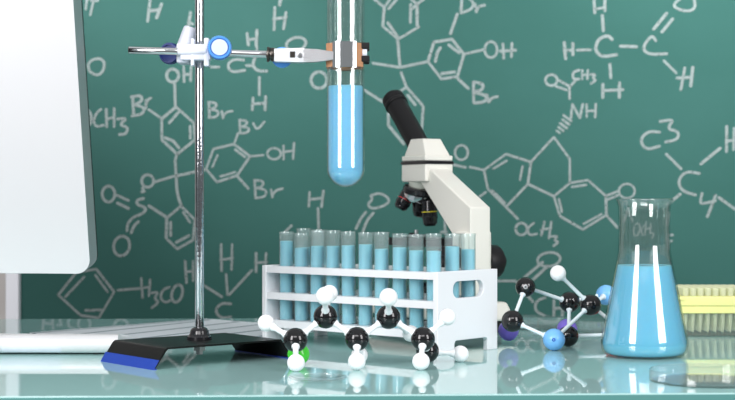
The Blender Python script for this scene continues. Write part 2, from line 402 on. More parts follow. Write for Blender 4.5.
# dibromophenol to the right of the rod
chalk([[(208.7, 103), (209.3, 117)], [s, (208, 102), (217, 103), (215, 108), (209.5, 109)], [s, (209.5, 109), (219, 111), (217, 117), (208.5, 117.5)], [(221.6, 111), (223, 118)], [s, (223, 117), (226, 112), (232.6, 111)],
       [(213.4, 149), (234, 144)], [(234, 144), (250, 156.4)], [(250, 156.4), (236.8, 175.6)], [(236.8, 175.6), (216.7, 182)], [(216.7, 182), (206, 168.8)], [(206, 168.8), (213.4, 149)],
       [(217.5, 155), (212, 167.4)], [(235, 149.5), (245, 157)], [(220, 176.5), (235.4, 172)], [(234, 144), (238, 133)],
       [(239.5, 120.6), (240, 132.5)], [s, (239, 120), (248, 121), (245, 126), (240, 126.5)], [s, (240, 126.5), (250, 128), (247, 133), (240, 133)], [s, (253, 123), (257, 130.5), (264.5, 121.5)],
       [(250, 156.4), (263.5, 155)], el(274, 153.6, 6.8, 5.6), [(283.5, 145.4), (283.5, 159.5)], [(294, 142.6), (293, 159)], [(282.5, 152), (294.5, 150.5)],
       [(236.8, 175.6), (248.3, 188.6)], [(254.6, 180), (255.5, 197.6)], [s, (254, 180), (264, 181), (262, 187), (256, 188)], [s, (256, 188), (267, 190), (265, 197), (255, 198)], [(271, 189.4), (272.5, 197.6)], [s, (272.5, 195), (276, 190), (283, 188.6)]], 2.6)
chalk([[(309.6, 192), (308.8, 206.7)], [(323.4, 190.8), (321.5, 207)], [(309, 199.5), (323, 198)], [(318, 208), (318.6, 229)]], 2.7)
chalk([[(284, 233), (291.5, 225.5)]], 2.7)
chalk([[s, (370.8, 195.5), (380.5, 192.5), (391, 200), (383.5, 206.5), (371, 209), (367.5, 204), (372.5, 199.5), (370.8, 195.5)], [s, (366, 212), (361, 218), (355.8, 229)], [s, (373.5, 213), (367, 220), (362, 234)]], 3.0)
# rings behind the microscope eyepiece
chalk([[(374, -1), (384, 6.7)], [(384.3, 6.7), (382.7, 26)], [(382.7, 26), (398.3, 39)], [(398.3, 39), (419, 26.6)], [(417.3, 27), (417, 3)], [(424, -1), (417, 4)], [(417, 4), (411, -1)],
       [(397, -1), (388.5, 8.5)], [(391, -2), (385, 6)], [(410.3, 22.5), (410.8, 4)], [(411, 9), (416.5, 5)], [(387.7, 22.5), (398.5, 38)],
       [(397.7, 40), (400, 67)], [(372.6, 63), (400, 67.3)], [(400, 67.3), (428, 61.5)], [(401, 72), (406.4, 87)],
       [(434, 42), (452, 39)], [(452, 39), (464, 54)], [(464, 54), (457.4, 76.5)], [(457.4, 76.5), (441.5, 78.8)], [(441.5, 78.8), (428, 61.5)], [(428, 61.5), (434, 42)],
       [s, (440.5, 47.5), (437, 53), (435.5, 61.5)], [(448.6, 44.6), (459.5, 52.8)], [(441.5, 73.5), (455, 71.8)], [(450.5, 33.6), (457.4, 13.8)],
       [(462, -4), (461, 13)], [s, (466, -4), (474, 2), (472, 9), (461, 13)], [(475, 3.5), (476.5, 12)], [s, (476.5, 11), (479, 6), (485, 5)],
       [(464, 54), (483.5, 49.5)], el(491, 49.5, 6.3, 8), [(503, 43.5), (503.8, 58.5)], [(512, 43), (511.5, 57)], [(500, 51), (516, 50)],
       [(458, 78.6), (468.5, 88.5)], [(473.6, 81.6), (473.8, 102.8)], [s, (474, 82), (484, 84), (482, 90), (474, 92)], [s, (474, 92), (488, 96), (485, 102), (474, 103)], [(486.5, 94.5), (488.8, 102)], [s, (488.8, 102), (492, 97.5), (498, 96.5)],
       [(406.4, 87), (423.3, 106)], [(423.3, 106), (421.7, 130)], [(421.7, 130), (412, 145)], [(399, 92), (406.4, 87)], [(388.4, 108), (388.4, 125.3)], [(388.4, 125.3), (404, 144)], [(407.6, 95), (415.4, 104.8)], [(363.6, 89.7), (388, 105)]], 3.0)
# acetaldehyde, top right
chalk([[(594, -2), (595, 13)], [(605, -2), (605, 11)], [(594, 9), (605, 7.3)], [(602.4, 15), (603.6, 31)],
       [s, (612.5, 39.5), (608, 35), (599, 38.5), (595, 48), (599, 55), (606, 56.5), (617, 54.4)], [(564.4, 42), (565.8, 59)], [(573, 43), (573, 55)], [(564, 50.5), (573, 50)], [(577, 50), (591, 49.6)],
       [(620.5, 46), (637, 46.6)], [(610, 63.6), (611, 78)], [(603, 84), (603, 97.8)], [(619.6, 82.6), (619.6, 97.6)], [(604, 90.5), (623.5, 89.5)],
       [s, (656, 40.8), (652.6, 35), (646, 42), (643, 49.5), (650, 54.5), (667, 53.6)], [(653.8, 29), (667, 13)], [(662, 32), (673, 18.7)],
       [s, (682, -3), (671.5, 6), (687, 12), (696, 8), (694, -3)], [(664, 60.5), (676.7, 73)], [(685, 67.5), (681, 90)], [(693, 67), (691, 86)], [(677, 78), (692.5, 77)]], 3.1)
# tropolone-like fused rings, centre right
chalk([[(484, 170), (506, 154)], [(506, 154), (531, 162)], [(531, 162), (528, 184)], [(528, 184), (506, 207)], [(506, 207), (488, 189)], [(488, 189), (484, 170)],
       [(493, 169), (507, 160.5)], [(522.8, 166), (520, 180)], [(492, 190.5), (505, 203)], [(470, 167), (484, 170)], [(479, 197), (486, 192)], [(506, 207), (518, 219)],
       el(461.5, 152.5, 6.5, 7.3), [(453, 164.5), (466, 167.5)],
       el(521.5, 229, 5.8, 6), [s, (534, 223), (527.5, 228), (529, 235.5), (537, 233.8)], [(544.7, 221.5), (541.4, 235.5)], [(551.5, 221.5), (549, 238.5)], [(540.8, 230), (551.5, 227.8)], [s, (551, 236.5), (558, 236), (554, 240), (559, 242), (553.5, 246)],
       [(531, 162), (554, 137)], [(554, 137), (570, 159)], [(570, 159), (570, 183)], [(528, 184), (554, 196.3)], [(554, 196.3), (570, 183)], [(570, 183), (588, 180)], [(588, 180), (606, 196)], [(606, 196), (606.5, 215)], [(606.5, 215), (583, 229.5)], [(583, 229.5), (560, 216)], [(560, 216), (554, 196.3)],
       [(572, 187), (586.5, 184.8)], [(559, 199), (562, 212)], [(602, 214), (583.5, 224)], [(606, 196), (618.5, 191)], [(607, 200), (618.5, 195)], el(627, 191, 8, 7.2), [(606.5, 215), (618, 228)],
       [(556.4, 130.4), (560, 133)], [(558.4, 127), (563.5, 130.8)], [(560, 123), (567, 128)], [(562.5, 119.5), (569.5, 124.5)], [(563.5, 115), (571.5, 121)],
       [(571, 118), (572.5, 104)], [(572.5, 104), (580, 118)], [(580, 118), (583, 104)], [(586.7, 104), (586.9, 117)], [(596, 103.5), (595.3, 117.5)], [(586.7, 111), (596, 110.5)],
       [(569.6, 87.5), (569.8, 99)], el(551.5, 80, 6, 5.5), [(558, 79.8), (570, 86.5)], [(556, 86.2), (567, 90)], [(570, 86.5), (576, 80)],
       [s, (579.5, 70), (573, 72), (573, 79), (579.5, 79)], [(582.5, 70), (582.5, 79)], [(588, 70), (587.5, 79)], [(582.5, 75), (588, 74.5)], [s, (590.5, 74.5), (596, 74), (592.5, 78), (596.5, 80), (591, 83.5)]], 2.5)
# C3 fragment on the far right
chalk([[s, (660, 132), (648, 131), (640, 140), (646, 150), (660, 146)], [s, (660, 121.5), (674.5, 119), (667, 129), (679, 131), (678, 139.5), (665.6, 142)], [(666.4, 154), (681.4, 169)],
       [s, (699.8, 173.5), (686, 171), (678, 180.6), (682, 191), (696, 195)], [(701, 164), (720.7, 148)], [(727, 126), (726.7, 152)], [(734.5, 128), (734, 150)], [(727, 141), (735, 140)],
       [s, (702.5, 193), (700, 203), (704, 203.5), (716, 200.5)], [(716, 195), (707.5, 217)], [(719, 197.5), (738, 211)], [(680.6, 194), (667, 205)], [(669, 212.5), (667.5, 225)], [(668, 235), (668.5, 248)], [(668, 235), (673, 235)], [(668, 241), (672, 241)]], 2.9)
# writing behind the flask neck and behind the second model
chalk([el(637, 229.5, 3, 6.5, tilt=10), [s, (644.5, 225), (641, 230), (643, 235.5)], [(646.2, 221.5), (645.2, 235)], [(651, 223.5), (650.4, 233.5)], [(645.5, 229), (651, 228)], [s, (652, 233), (654.5, 234), (652, 238.5)], [s, (626, 211), (631, 215), (633, 222)], [(624, 222), (629, 208)]], 1.5)
chalk([el(549, 259.5, 11.5, 7, tilt=-8), [(543, 262), (524, 278)], [(548, 266), (531.7, 281)], [(494, 281), (515.5, 281)], [(515.5, 281), (533, 302)],
       [s, (545.5, 297.5), (536, 301), (535, 311), (545, 316)], [(554, 300), (554, 316)], [(563, 301), (562.5, 316)], [(554, 308.5), (563, 308)]], 2.8)
chalk([[(445, 210), (445, 233)], [(441, 232), (447, 232)]], 2.8)

# ------------------------------------------------------------------ glass table
YAW = R(2.2)
tc_ = Vector((0.06, 1.126, 0)); 
table = thing('glass_table', 'pale green glass table top with a polished edge, under all the lab ware', 'table', tc_, (0, 0, YAW))
MB().box((0.0, 0.365, -0.006), (1.9, 0.73, 0.012), bev=0.0012, seg=2).build('table_top', [M['table'], M['table_edge']], table, local=True)
tt = table.children[0]
for p in tt.data.polygons:
    if abs(p.normal.z) < 0.3: p.material_index = 1
for sx_ in (-0.88, 0.88):
    for sy_ in (0.07, 0.66):
        MB().cyl((sx_, sy_, -0.75), (sx_, sy_, -0.012), 0.02).build('leg', M['chrome'], table, local=True)

# ------------------------------------------------------------------ monitor (back towards us)
def rrect(w_, h_, r, n=8, x0=0, z0=0):
    o = []
    for cx, cz, a in ((w_ - r, r, -90), (w_ - r, h_ - r, 0), (r, h_ - r, 90), (r, r, 180)):
        for k in range(n + 1):
            t = R(a + 90 * k / n); o.append((x0 + cx + r * math.cos(t), z0 + cz + r * math.sin(t)))
    return o
mon_a, mon_t = R(-8), R(11.0)
MW, MH, MT = 0.53, 0.40, 0.021
corner = P(98.0, 268.3, 1.335)
Rm = Matrix.Rotation(mon_a, 4, 'Z') @ Matrix.Rotation(mon_t, 4, 'X')
XZ = Matrix(((1, 0, 0, 0), (0, 0, -1, 0), (0, 1, 0, 0), (0, 0, 0, 1)))   # (x, y, t) -> (x, -t, y)
Tm = Matrix.Translation(corner) @ Rm
foot_y = Tm @ Vector((-MW / 2, 0, 0))
mon = thing('computer_monitor', 'silver desktop computer monitor seen from behind, at the edge of the photo above the keyboard', 'monitor', (foot_y.x, foot_y.y - 0.02, 0))
hb = MB()
o_ = rrect(MW, MH, 0.013, x0=-MW, z0=0)
hb.prism(o_, MT, Tm @ XZ)
# material: back face white-silver, rim grey
h_ob = hb.build('back_shell', [M['alu_back'], M['alu_side']], mon, bev=0.0008)
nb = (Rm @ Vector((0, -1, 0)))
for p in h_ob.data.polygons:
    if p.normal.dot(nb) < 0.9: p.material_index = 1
MB().prism(rrect(MW - 0.001, MH - 0.001, 0.0125, x0=-MW + 0.0005, z0=0.0005), 0.004, Tm @ Matrix.Translation((0, 0.0042, 0)) @ XZ).build('front_glass', M['black_gloss'], mon)
b0 = Tm @ Vector((-MW / 2, -MT, 0.13)); 
MB().prism([(-0.085, -0.09), (0.085, -0.09), (0.085, 0.08), (-0.085, 0.08)], 0.008, Matrix.Translation((foot_y.x, foot_y.y - 0.045, 0)) @ Matrix.Rotation(mon_a, 4, 'Z')).build('stand_foot', M['alu'], mon, bev=0.002)
nk = MB(); yb = b0.y - 0.035
nk.box(((foot_y.x), 0, 0), (0.14, 0.008, 0.001))
nk = MB()
pa = Vector((b0.x, b0.y - 0.002, b0.z)); pb = Vector((foot_y.x, foot_y.y - 0.115, 0.006))
dirv = (pa - pb); Lk = dirv.length
Mk = Matrix.Translation((pa + pb) / 2) @ dirv.to_track_quat('Z', 'Y').to_matrix().to_4x4()
nk.box((0, 0, 0), (0.008, 0.13, Lk), Mk if False else Matrix.Translation((pa + pb) / 2) @ Matrix.Rotation(mon_a, 4, 'Z') @ Matrix.Rotation(math.atan2(-(dirv.y), dirv.z), 4, 'X') @ Matrix.Rotation(R(90), 4, 'Z'), bev=0.002)
nk.build('stand_neck', M['alu'], mon)

# ------------------------------------------------------------------ keyboard
kb_r = -0.2345; kb_l = kb_r - 0.283; kd = 1.421
kb = thing('computer_keyboard', 'thin silver wireless keyboard with white keys, its battery tube towards us, below the monitor', 'keyboard', ((kb_l + kb_r) / 2, kd, 0), (0, 0, R(-1.0)))
hw = 0.1415; tr_ = 0.0088; lift = 0.0012
def yz(points, x0, x1):
    n = len(points)
    vs = [(x0, y, z) for y, z in points] + [(x1, y, z) for y, z in points]
    fs = [tuple(range(n - 1, -1, -1)), tuple(range(n, 2 * n))] + [(k, (k + 1) % n, (k + 1) % n + n, k + n) for k in range(n)]
    return vs, fs
prof = [(0.0 + tr_ * math.cos(a), lift + tr_ + tr_ * math.sin(a)) for a in [R(90 + 180 * k / 14) for k in range(15)]]
prof += [(0.004, lift), (0.118, lift), (0.1185, lift + 0.0035), (0.012, lift + 0.0145), (0.007, lift + 0.0172)]
MB().add(*yz(prof, -hw, hw)).build('body', M['alu'], kb, local=True)
kx = (3.5 - 367.5) * kd / F - (kb_l + kb_r) / 2; kx1 = (63 - 367.5) * kd / F - (kb_l + kb_r) / 2
bp = [((tr_ + 0.0004) * math.cos(a), lift + tr_ + (tr_ + 0.0004) * math.sin(a)) for a in [R(150 + 88 * k / 8) for k in range(9)]]
bp += [(y * 0.85, lift + tr_ + (z - lift - tr_) * 0.85) for y, z in reversed(bp)]
MB().add(*yz(bp, kx, kx1)).build('battery_cover', M['battery'], kb, local=True)
for x in (-0.12, 0.12):
    for y in (0.004, 0.108):
        MB().cyl((x, y, 0), (x, y, lift + 0.0008), 0.004, n=12).build('rubber_foot', M['black_matte'], kb, local=True)
slope = math.atan2(-0.011, 0.1065)
def plate_z(y): return lift + 0.0145 + (y - 0.012) * math.tan(slope)
key0 = None
for row in range(6):
    n = 13 if row < 5 else 9
    y = 0.018 + row * 0.0182; x = -0.136
    wds = [0.0176] * n
    if row == 5: wds[4] = 0.0176 + 0.0195 * 4
    elif row: wds[0] = 0.0176 + 0.0195 * 0.45; wds[-1] = 0.0176 + 0.0195 * 0.5
    for wk in wds:
        ko = MB().box((0, 0, 0), (wk, 0.0158 if row else 0.009, 0.0026), bev=0.0006, seg=1).build('key', M['keys'], kb, local=True)
        ko.location = (x + wk / 2, y, plate_z(y) + 0.0012); ko.rotation_euler = (slope, 0, 0)
        x += wk + 0.0019

# ------------------------------------------------------------------ papers
ap = Vector((-0.197, 1.838, 0)); le = Vector((-0.665, -0.746, 0)).normalized(); se = Vector((0.746, -0.665, 0)).normalized()
def sheet(c, L, W, rz, z0, th, label, name):
    o = thing(name, label, 'paper', (c.x, c.y, z0), (0, 0, rz))
    MB().box((0, 0, th / 2), (W, L, th)).build('page', M['paper'], o, local=True)
    return o
ang = math.atan2(se.y, se.x)
cc = ap + le * 0.13 + se * 0.098
sheet(cc, 0.26, 0.196, ang, 0.0, 0.0005, 'lined white paper sheet lying flat under the keyboard and behind the stand base', 'paper_sheet')
sheet(cc + Vector((0.028, -0.022, 0)), 0.25, 0.19, ang + R(9), 0.0006, 0.0005, 'upper lined sheet of white paper, turned slightly on the sheet below', 'paper_sheet')

# ------------------------------------------------------------------ retort stand
U = Vector((0.776, 0.627, 0)).normalized(); V = Vector((0.627, -0.776, 0)).normalized()
A0 = Vector((-0.2395, 1.3560, 0)); LB, WB = 0.146, 0.0905
cb = A0 + U * LB / 2 + V * WB / 2
stand = thing('retort_stand', 'black retort stand with a chrome rod and blue-edged base plate', 'retort stand', cb, (0, 0, math.atan2(U.y, U.x)))
hx = LB / 2; hy = WB / 2; ZT = 0.0185; th = 0.0016; ins = 0.012
def strip(x0, z0, x1, z1, t):
    d = Vector((x1 - x0, z1 - z0)).normalized(); n = Vector((-d.y, d.x)) * t
    return [(x0, z0), (x1, z1), (x1 + n.x, z1 + n.y), (x0 + n.x, z0 + n.y)]
def xzext(pts, y0, y1):
    n = len(pts); vs = [(x, y0, z) for x, z in pts] + [(x, y1, z) for x, z in pts]
    return vs, [tuple(range(n - 1, -1, -1)), tuple(range(n, 2 * n))] + [(k, (k + 1) % n, (k + 1) % n + n, k + n) for k in range(n)]
pl = [(-hx, 0.0012), (-hx + ins - 0.0012, ZT - 0.0016), (-hx + ins + 0.0012, ZT), (hx - ins - 0.0012, ZT), (hx - ins + 0.0012, ZT - 0.0016), (hx, 0.0012),
      (hx - 0.0017, 0.0012), (hx - ins - 0.0004, ZT - 0.0030), (hx - ins - 0.0022, ZT - th), (-hx + ins + 0.0022, ZT - th), (-hx + ins + 0.0004, ZT - 0.0030), (-hx + 0.0017, 0.0012)]
MB().add(*xzext(pl, -hy, hy)).build('base_plate', M['black_enamel'], stand, local=True)
for sg in (-1, 1):
    q = [(sg * (hx + 0.0013), 0.0), (sg * (hx - 0.0038), 0.0083), (sg * (hx - 0.0049), 0.0081), (sg * (hx - 0.0001), 0.0011), (sg * (hx - 0.0021), 0.0011), (sg * (hx - 0.0022), 0.0)]
    if sg > 0: q = q[::-1]
    lab(MB().add(*xzext(q, -hy - 0.0006, hy + 0.0006)).build('edge_strip', M['blue_rubber'], stand, local=True), 'blue rubber strip on the base edge')
rod_w = Vector(((199.5 - 367.5) * 1.367 / F, 1.367, 0)); I = wm(stand).inverted(); rl = I @ rod_w
MB().lathe([(0, ZT), (0.0112, ZT), (0.0114, ZT + 0.0028), (0.0102, ZT + 0.0036), (0.0088, ZT + 0.0056), (0.0084, ZT + 0.0082), (0.0070, ZT + 0.0102), (0.0052, ZT + 0.0112), (0.0042, ZT + 0.0114)], Matrix.Translation((rl.x, rl.y, 0)), 28).build('collar', M['black_gloss'], stand, local=True)
MB().lathe([(0, 0.0052), (0.0030, 0.0052), (0.0034, 0.0060), (0.0034, 0.0088), (0.0058, 0.0088), (0.0058, 0.0130), (0.0080, 0.0132), (0.0080, 0.0168), (0, 0.0168)], Matrix.Translation((rl.x, rl.y, 0)), 6).build('nut', M['alu'], stand, local=True, flat=True)
MB().cyl((rl.x, rl.y, ZT + 0.004), (rl.x, rl.y, 0.42), 0.0041, n=24, bev=0.0006).build('rod', M['rod'], stand, local=True)

# ------------------------------------------------------------------ boss head on the rod
k_ = 1.367 / F
RC = Vector((rod_w.x, rod_w.y, P(199.5, 52, 1.367).z))
def Q(px, py, off): return P(px, py, RC.y + off)
boss = thing('boss_head_clamp', 'white plastic boss head with blue screw knobs gripping the chrome rod', 'clamp', Q(199.5, 68, 0))
b = MB()
b.box(Q(196, 52.5, -0.0099), (30 * k_, 0.0112, 16 * k_), bev=0.0015)
b.box(Q(195, 52.5, 0.0078), (28 * k_, 0.0068, 16 * k_), bev=0.0015)
b.box(Q(193, 52.5, -0.0102), (3.2 * k_, 0.0116, 27 * k_), bev=0.0008)
b.box(Q(207, 52.5, -0.0102), (5 * k_, 0.0116, 28 * k_), bev=0.001)
b.cyl(Q(177.5, 51.6, -0.0140), Q(207, 51.0, -0.0140), 3.9 * k_, n=20, bev=0.0015)
b.cyl(Q(184, 57.8, -0.0130), Q(207, 57.8, -0.0130), 2.4 * k_, n=16, bev=0.001)
b.cyl(Q(191, 27, 0.010), Q(182, 55, 0.010), 7 * k_, 8.5 * k_, n=24, bev=0.002)
b.box(Q(184, 54, 0.004), (13 * k_, 0.02, 20 * k_), Matrix.Identity(4), bev=0.002)
b.build('body', M['white_plastic'], boss)
def knob(name, c, ax, r, t, rim, cap, n=36):
    ax = Vector(ax).normalized(); Mx = Matrix.Translation(c) @ ax.to_track_quat('Z', 'Y').to_matrix().to_4x4()
    mb = MB(); vs = []; m = n * 2
    for z, f in ((0, 0.94), (t * .12, 1), (t * .88, 1), (t, 0.94)):
        for k in range(m):
            rr = r * f * (1.0 if k % 2 else 0.91); a = 2 * PI * k / m; vs.append((rr * math.cos(a), rr * math.sin(a), z))
    # recessed front: ring to 0.76 r
    for k in range(m): a = 2 * PI * k / m; vs.append((r * .76 * math.cos(a), r * .76 * math.sin(a), t))
    for k in range(m): a = 2 * PI * k / m; vs.append((r * .74 * math.cos(a), r * .74 * math.sin(a), t * .8))
    fs = []
    for j in range(5):
        for k in range(m): fs.append((j * m + k, j * m + (k + 1) % m, (j + 1) * m + (k + 1) % m, (j + 1) * m + k))
    fs += [tuple(range(m - 1, -1, -1)), tuple(range(5 * m, 6 * m))]
    mb.add(vs, fs, Mx); ko = mb.build(name, rim, boss)
    if cap:
        MB().lathe([(0, t * .8), (r * .66, t * .8), (r * .68, t * .9), (r * .64, t * 1.02), (0, t * 1.06)], Mx, 32).build('cap', cap, ko)
    return ko
lab(knob('screw_knob', Q(219.5, 48.7, -0.016), (0.10, -1, 0.05), 12.2 * k_, 0.009, M['blue_plastic'], M['paleblue']), 'light blue ribbed knob with a pale cap')
MB().cyl(Q(219, 49, -0.016), Q(211, 51, -0.006), 0.0040, n=16).build('screw', M['white_plastic'], boss)
lab(knob('screw_knob', Q(172, 54, 0.018), (-0.25, -1, 0), 11 * k_, 0.009, M['navy'], None), 'dark blue ribbed knob')
MB().cyl(Q(172, 54, 0.018), Q(184, 53, 0.010), 0.004, n=16).build('screw', M['white_plastic'], boss)

# ------------------------------------------------------------------ extension clamp and the big tube
CD = 1.355
clamp = thing('extension_clamp', 'chrome laboratory clamp arm reaching from the boss head to the big test tube', 'clamp', P(240, 56, CD))
MB().cyl(P(129, 50, CD), P(272, 54.5, CD), 0.0032, n=24, bev=0.0004).build('rod', M['chrome'], clamp)
lab(MB().cyl(P(128.6, 50, CD), P(130, 50, CD), 0.0030, n=20).build('rod_end', M['steel_dark'], clamp), 'dark end of the rod')
lab(MB().cyl(P(267, 54.4, CD), P(270, 54.5, CD), 0.0068, bev=0.0008).cyl(P(270.5, 54.5, CD), P(275, 54.6, CD), 0.0062, bev=0.0008).build('collar', M['steel_dark'], clamp), 'dark steel collar')
T_D = 1.365; TX = (345.6 - 367.5) * T_D / F; TR = 18.9 * T_D / F
kc = CD / F
hd = MB()
hd.prism([(-15, 6.5), (15, 7.3), (15, -7.3), (-15, -6.5)], 0.012, Matrix.Translation(P(289, 55, CD - 0.006)) @ Matrix(((kc, 0, 0, 0), (0, 0, 1, 0), (0, kc, 0, 0), (0, 0, 0, 1))))
hd.build('clamp_body', pm('white_enamelled_steel', srgb(232, 236, 240), 0.2, 0.15), clamp, bev=0.0008)
lab(MB().box(P(292.5, 54.5, CD - 0.0062), (5 * kc, 0.001, 6 * kc)).build('slot', M['steel_dark'], clamp), 'dark slot in the clamp body')
MB().prism([(0, 6.8), (14, 6.3), (30, 3.8), (36, 3.8), (36, -3.8), (28, -4.6), (14, -6.6), (0, -7.0)], 0.005, Matrix.Translation(P(303, 55.3, CD - 0.009)) @ Matrix(((kc, 0, 0, 0), (0, 0, 1, 0), (0, kc, 0, 0), (0, 0, 0, 1)))).build('jaw_arm', M['brushed'], clamp, bev=0.0006)
MB().prism([(0, 6), (14, 5.3), (26, 4), (26, -4), (14, -5.6), (0, -6)], 0.004, Matrix.Translation(P(303, 55.3, CD + 0.004)) @ Matrix(((kc, 0, 0, 0), (0, 0, 1, 0), (0, kc, 0, 0), (0, 0, 0, 1)))).build('jaw_arm', M['brushed'], clamp, bev=0.0006)
def arc(r0, r1, a0, a1, z0, z1, n=20):
    vs = []; fs = []
    for k in range(n + 1):
        a = R(a0 + (a1 - a0) * k / n)
        for r, z in ((r0, z0), (r1, z0), (r1, z1), (r0, z1)): vs.append((TX + r * math.cos(a), T_D + r * math.sin(a), z))
    for k in range(n):
        for j in range(4): fs.append((4 * k + j, 4 * k + (j + 1) % 4, 4 * k + 4 + (j + 1) % 4, 4 * k + 4 + j))
    fs += [(0, 1, 2, 3), (4 * n + 3, 4 * n + 2, 4 * n + 1, 4 * n)]
    return vs, fs
zj = lambda py: P(0, py, T_D).z
for a0, a1 in ((-122, -63), (63, 122)):
    lab(MB().add(*arc(TR + 0.0026, TR + 0.0046, a0, a1, zj(69), zj(43.5))).build('jaw', M['chrome'], clamp), 'curved chrome jaw')
for a0, a1 in ((-152, -36), (36, 152)):
    lab(MB().add(*arc(TR + 0.0002, TR + 0.0026, a0, a1, zj(68), zj(44.5))).build('jaw_pad', M['cork'], clamp), 'tan cork pad')
for py in (47, 60):
    for sg in (-1, 1):
        lab(MB().box(P(362, py, T_D) + Vector((0.001, sg * (TR + 0.001) * 0.62, 0)), (13 * kc, 0.0045, 6.3 * kc), bev=0.0008).build('prong', M['black_matte'], clamp), 'black coated prong')
MB().cyl(P(358, 54, T_D) + Vector((0.004, -TR * .6, 0)), P(366, 54, T_D) + Vector((0.001, -TR * .6, 0)), 0.0036, n=16, bev=0.0006).build('screw', M['white_plastic'], clamp)
wn = MB().cyl(P(282, 57.5, CD + 0.007), P(282, 57.5, CD + 0.015), 10.5 * kc, n=28, bev=0.001)
lab(wn.build('wing_nut', M['blue_plastic'], clamp), 'blue tightening knob behind the clamp body')
MB().cyl(P(300, 54.8, CD - 0.0066), P(300, 54.8, CD - 0.004), 0.0030, n=20, bev=0.0004).build('screw_head', M['brushed'], clamp)
MB().cyl(P(283, 57, CD), P(283, 57, CD + 0.009), 0.003, n=12).build('screw', M['chrome'], clamp)

def hemi(r, zc, n=10):      # from the lowest point up to the equator
    return [(r * math.sin(R(90 * k / n)), zc - r * math.cos(R(90 * k / n))) for k in range(n + 1)]
def tube_glass(r, L, t, lip=0.0, bottom=None):
    o = [(0 if i == 0 else x, z) for i, (x, z) in enumerate(hemi(r, r))]
    o += [(r, r + 0.0006), (r, L * .5), (r, L - 0.0048), (r, L - 0.004), (r + lip * 0.5, L - 0.0015), (r + lip, L - 0.0004), (r + lip * .6, L), (r - t * .6, L), (r - t, L - 0.0012), (r - t, L - 0.0022), (r - t, L * .5), (r - t, r + 0.0006)]
    ri = r - t
    o += [(0 if i == 10 else x, z) for i, (x, z) in enumerate(reversed(hemi(ri, r)))]
    return o
def tube_liquid(r, level, zc):
    h = [(0 if i == 0 else x, z) for i, (x, z) in enumerate(hemi(r, zc))]
    return h + [(r, zc + 0.0006), (r, level - 0.0012), (r, level - 0.0005), (r - 0.0004, level), (r - 0.0010, level - 0.0006), (0, level - 0.0008)]
zb = P(345.6, 187.3, T_D).z; ztop = zb + 0.245
big = thing('test_tube', 'large test tube of bright blue liquid held upright in the chrome clamp', 'test tube', (TX, T_D, zb))
MB().lathe(tube_glass(TR, 0.245, 0.0012, 0.0015), None, 64).build('glass_tube', M['glass'], big, local=True)
lab(MB().lathe(tube_liquid(TR - 0.0014, P(0, 86, T_D).z - zb, TR), None, 64).build('liquid', M['liq_big'], big, local=True), 'bright blue liquid')

# ------------------------------------------------------------------ test tube rack
RU = Vector((-0.752, 0.659, 0)); RV = Vector((0.659, 0.752, 0))
R0 = Vector((0.0652, 1.400, 0)); RL, RDp, RH = 0.2315, 0.094, 0.0782
rack = thing('test_tube_rack', 'white plastic rack with three perforated shelves, full of small blue test tubes', 'rack', R0, (0, 0, math.atan2(-RU.y, -RU.x)))
# local frame: x runs from the far (left) end at -RL to the near end at 0; y is depth
def shelf(z0, z1, hole_r, blind=False):
    mb = MB(); x0, x1 = -RL + 0.0055, -0.0055
    nx, ny = 10, 3; xs = [-0.018 - i * 0.02178 for i in range(nx)]; ys = [0.018, 0.0445, 0.071]
    xb = [x1] + [(xs[i] + xs[i + 1]) / 2 for i in range(nx - 1)] + [x0]; yb_ = [0.001, (ys[0] + ys[1]) / 2, (ys[1] + ys[2]) / 2, RDp - 0.001]
    if blind: return mb.box(((x0 + x1) / 2, RDp / 2, (z0 + z1) / 2), (x1 - x0, RDp - 0.002, z1 - z0))
    n = 24
    for i in range(nx):
        for j in range(ny):
            cx, cy = xs[i], ys[j]; X0, X1, Y0, Y1 = xb[i + 1], xb[i], yb_[j], yb_[j + 1]
            sq = []; ci = []
            for k in range(n):
                a = 2 * PI * k / n + PI / 4; c_, s_ = math.cos(a), math.sin(a)
                tx = ((X1 - cx) if c_ > 0 else (X0 - cx)) / c_ if abs(c_) > 1e-9 else 1e9
                ty = ((Y1 - cy) if s_ > 0 else (Y0 - cy)) / s_ if abs(s_) > 1e-9 else 1e9
                t_ = min(tx, ty); sq.append((cx + c_ * t_, cy + s_ * t_)); ci.append((cx + hole_r * c_, cy + hole_r * s_))
            # snap the corner samples
            for (qx, qy) in ((X0, Y0), (X0, Y1), (X1, Y0), (X1, Y1)):
                kk = min(range(n), key=lambda k: (sq[k][0] - qx) ** 2 + (sq[k][1] - qy) ** 2); sq[kk] = (qx, qy)
            vs = [(x, y, z0) for x, y in sq] + [(x, y, z0) for x, y in ci] + [(x, y, z1) for x, y in sq] + [(x, y, z1) for x, y in ci]
            fs = []
            for k in range(n):
                k2 = (k + 1) % n
                fs += [(k, n + k, n + k2, k2), (2 * n + k, 2 * n + k2, 3 * n + k2, 3 * n + k), (n + k, 3 * n + k, 3 * n + k2, n + k2)]
            mb.add(vs, fs)
    for c, sz in ((((x0 + x1) / 2, 0.001), (x1 - x0, 0)), (((x0 + x1) / 2, RDp - 0.001), (x1 - x0, 0))):
        y = c[1]; mb.add([(x0, y, z0), (x1, y, z0), (x1, y, z1), (x0, y, z1)], [(0, 1, 2, 3)])
    return mb
shelf(0.0708, 0.0776, 0.0086).build('shelf', M['rack'], rack, local=True, flat=True)
shelf(0.0436, 0.0506, 0.0086).build('shelf', M['rack'], rack, local=True, flat=True)
sb_ = shelf(0.0164, 0.0224, 0.0086)
sb_.box((-RL / 2, RDp / 2, 0.0157), (RL - 0.011, RDp - 0.002, 0.0014))
sb_.build('shelf', M['rack'], rack, local=True, flat=True)
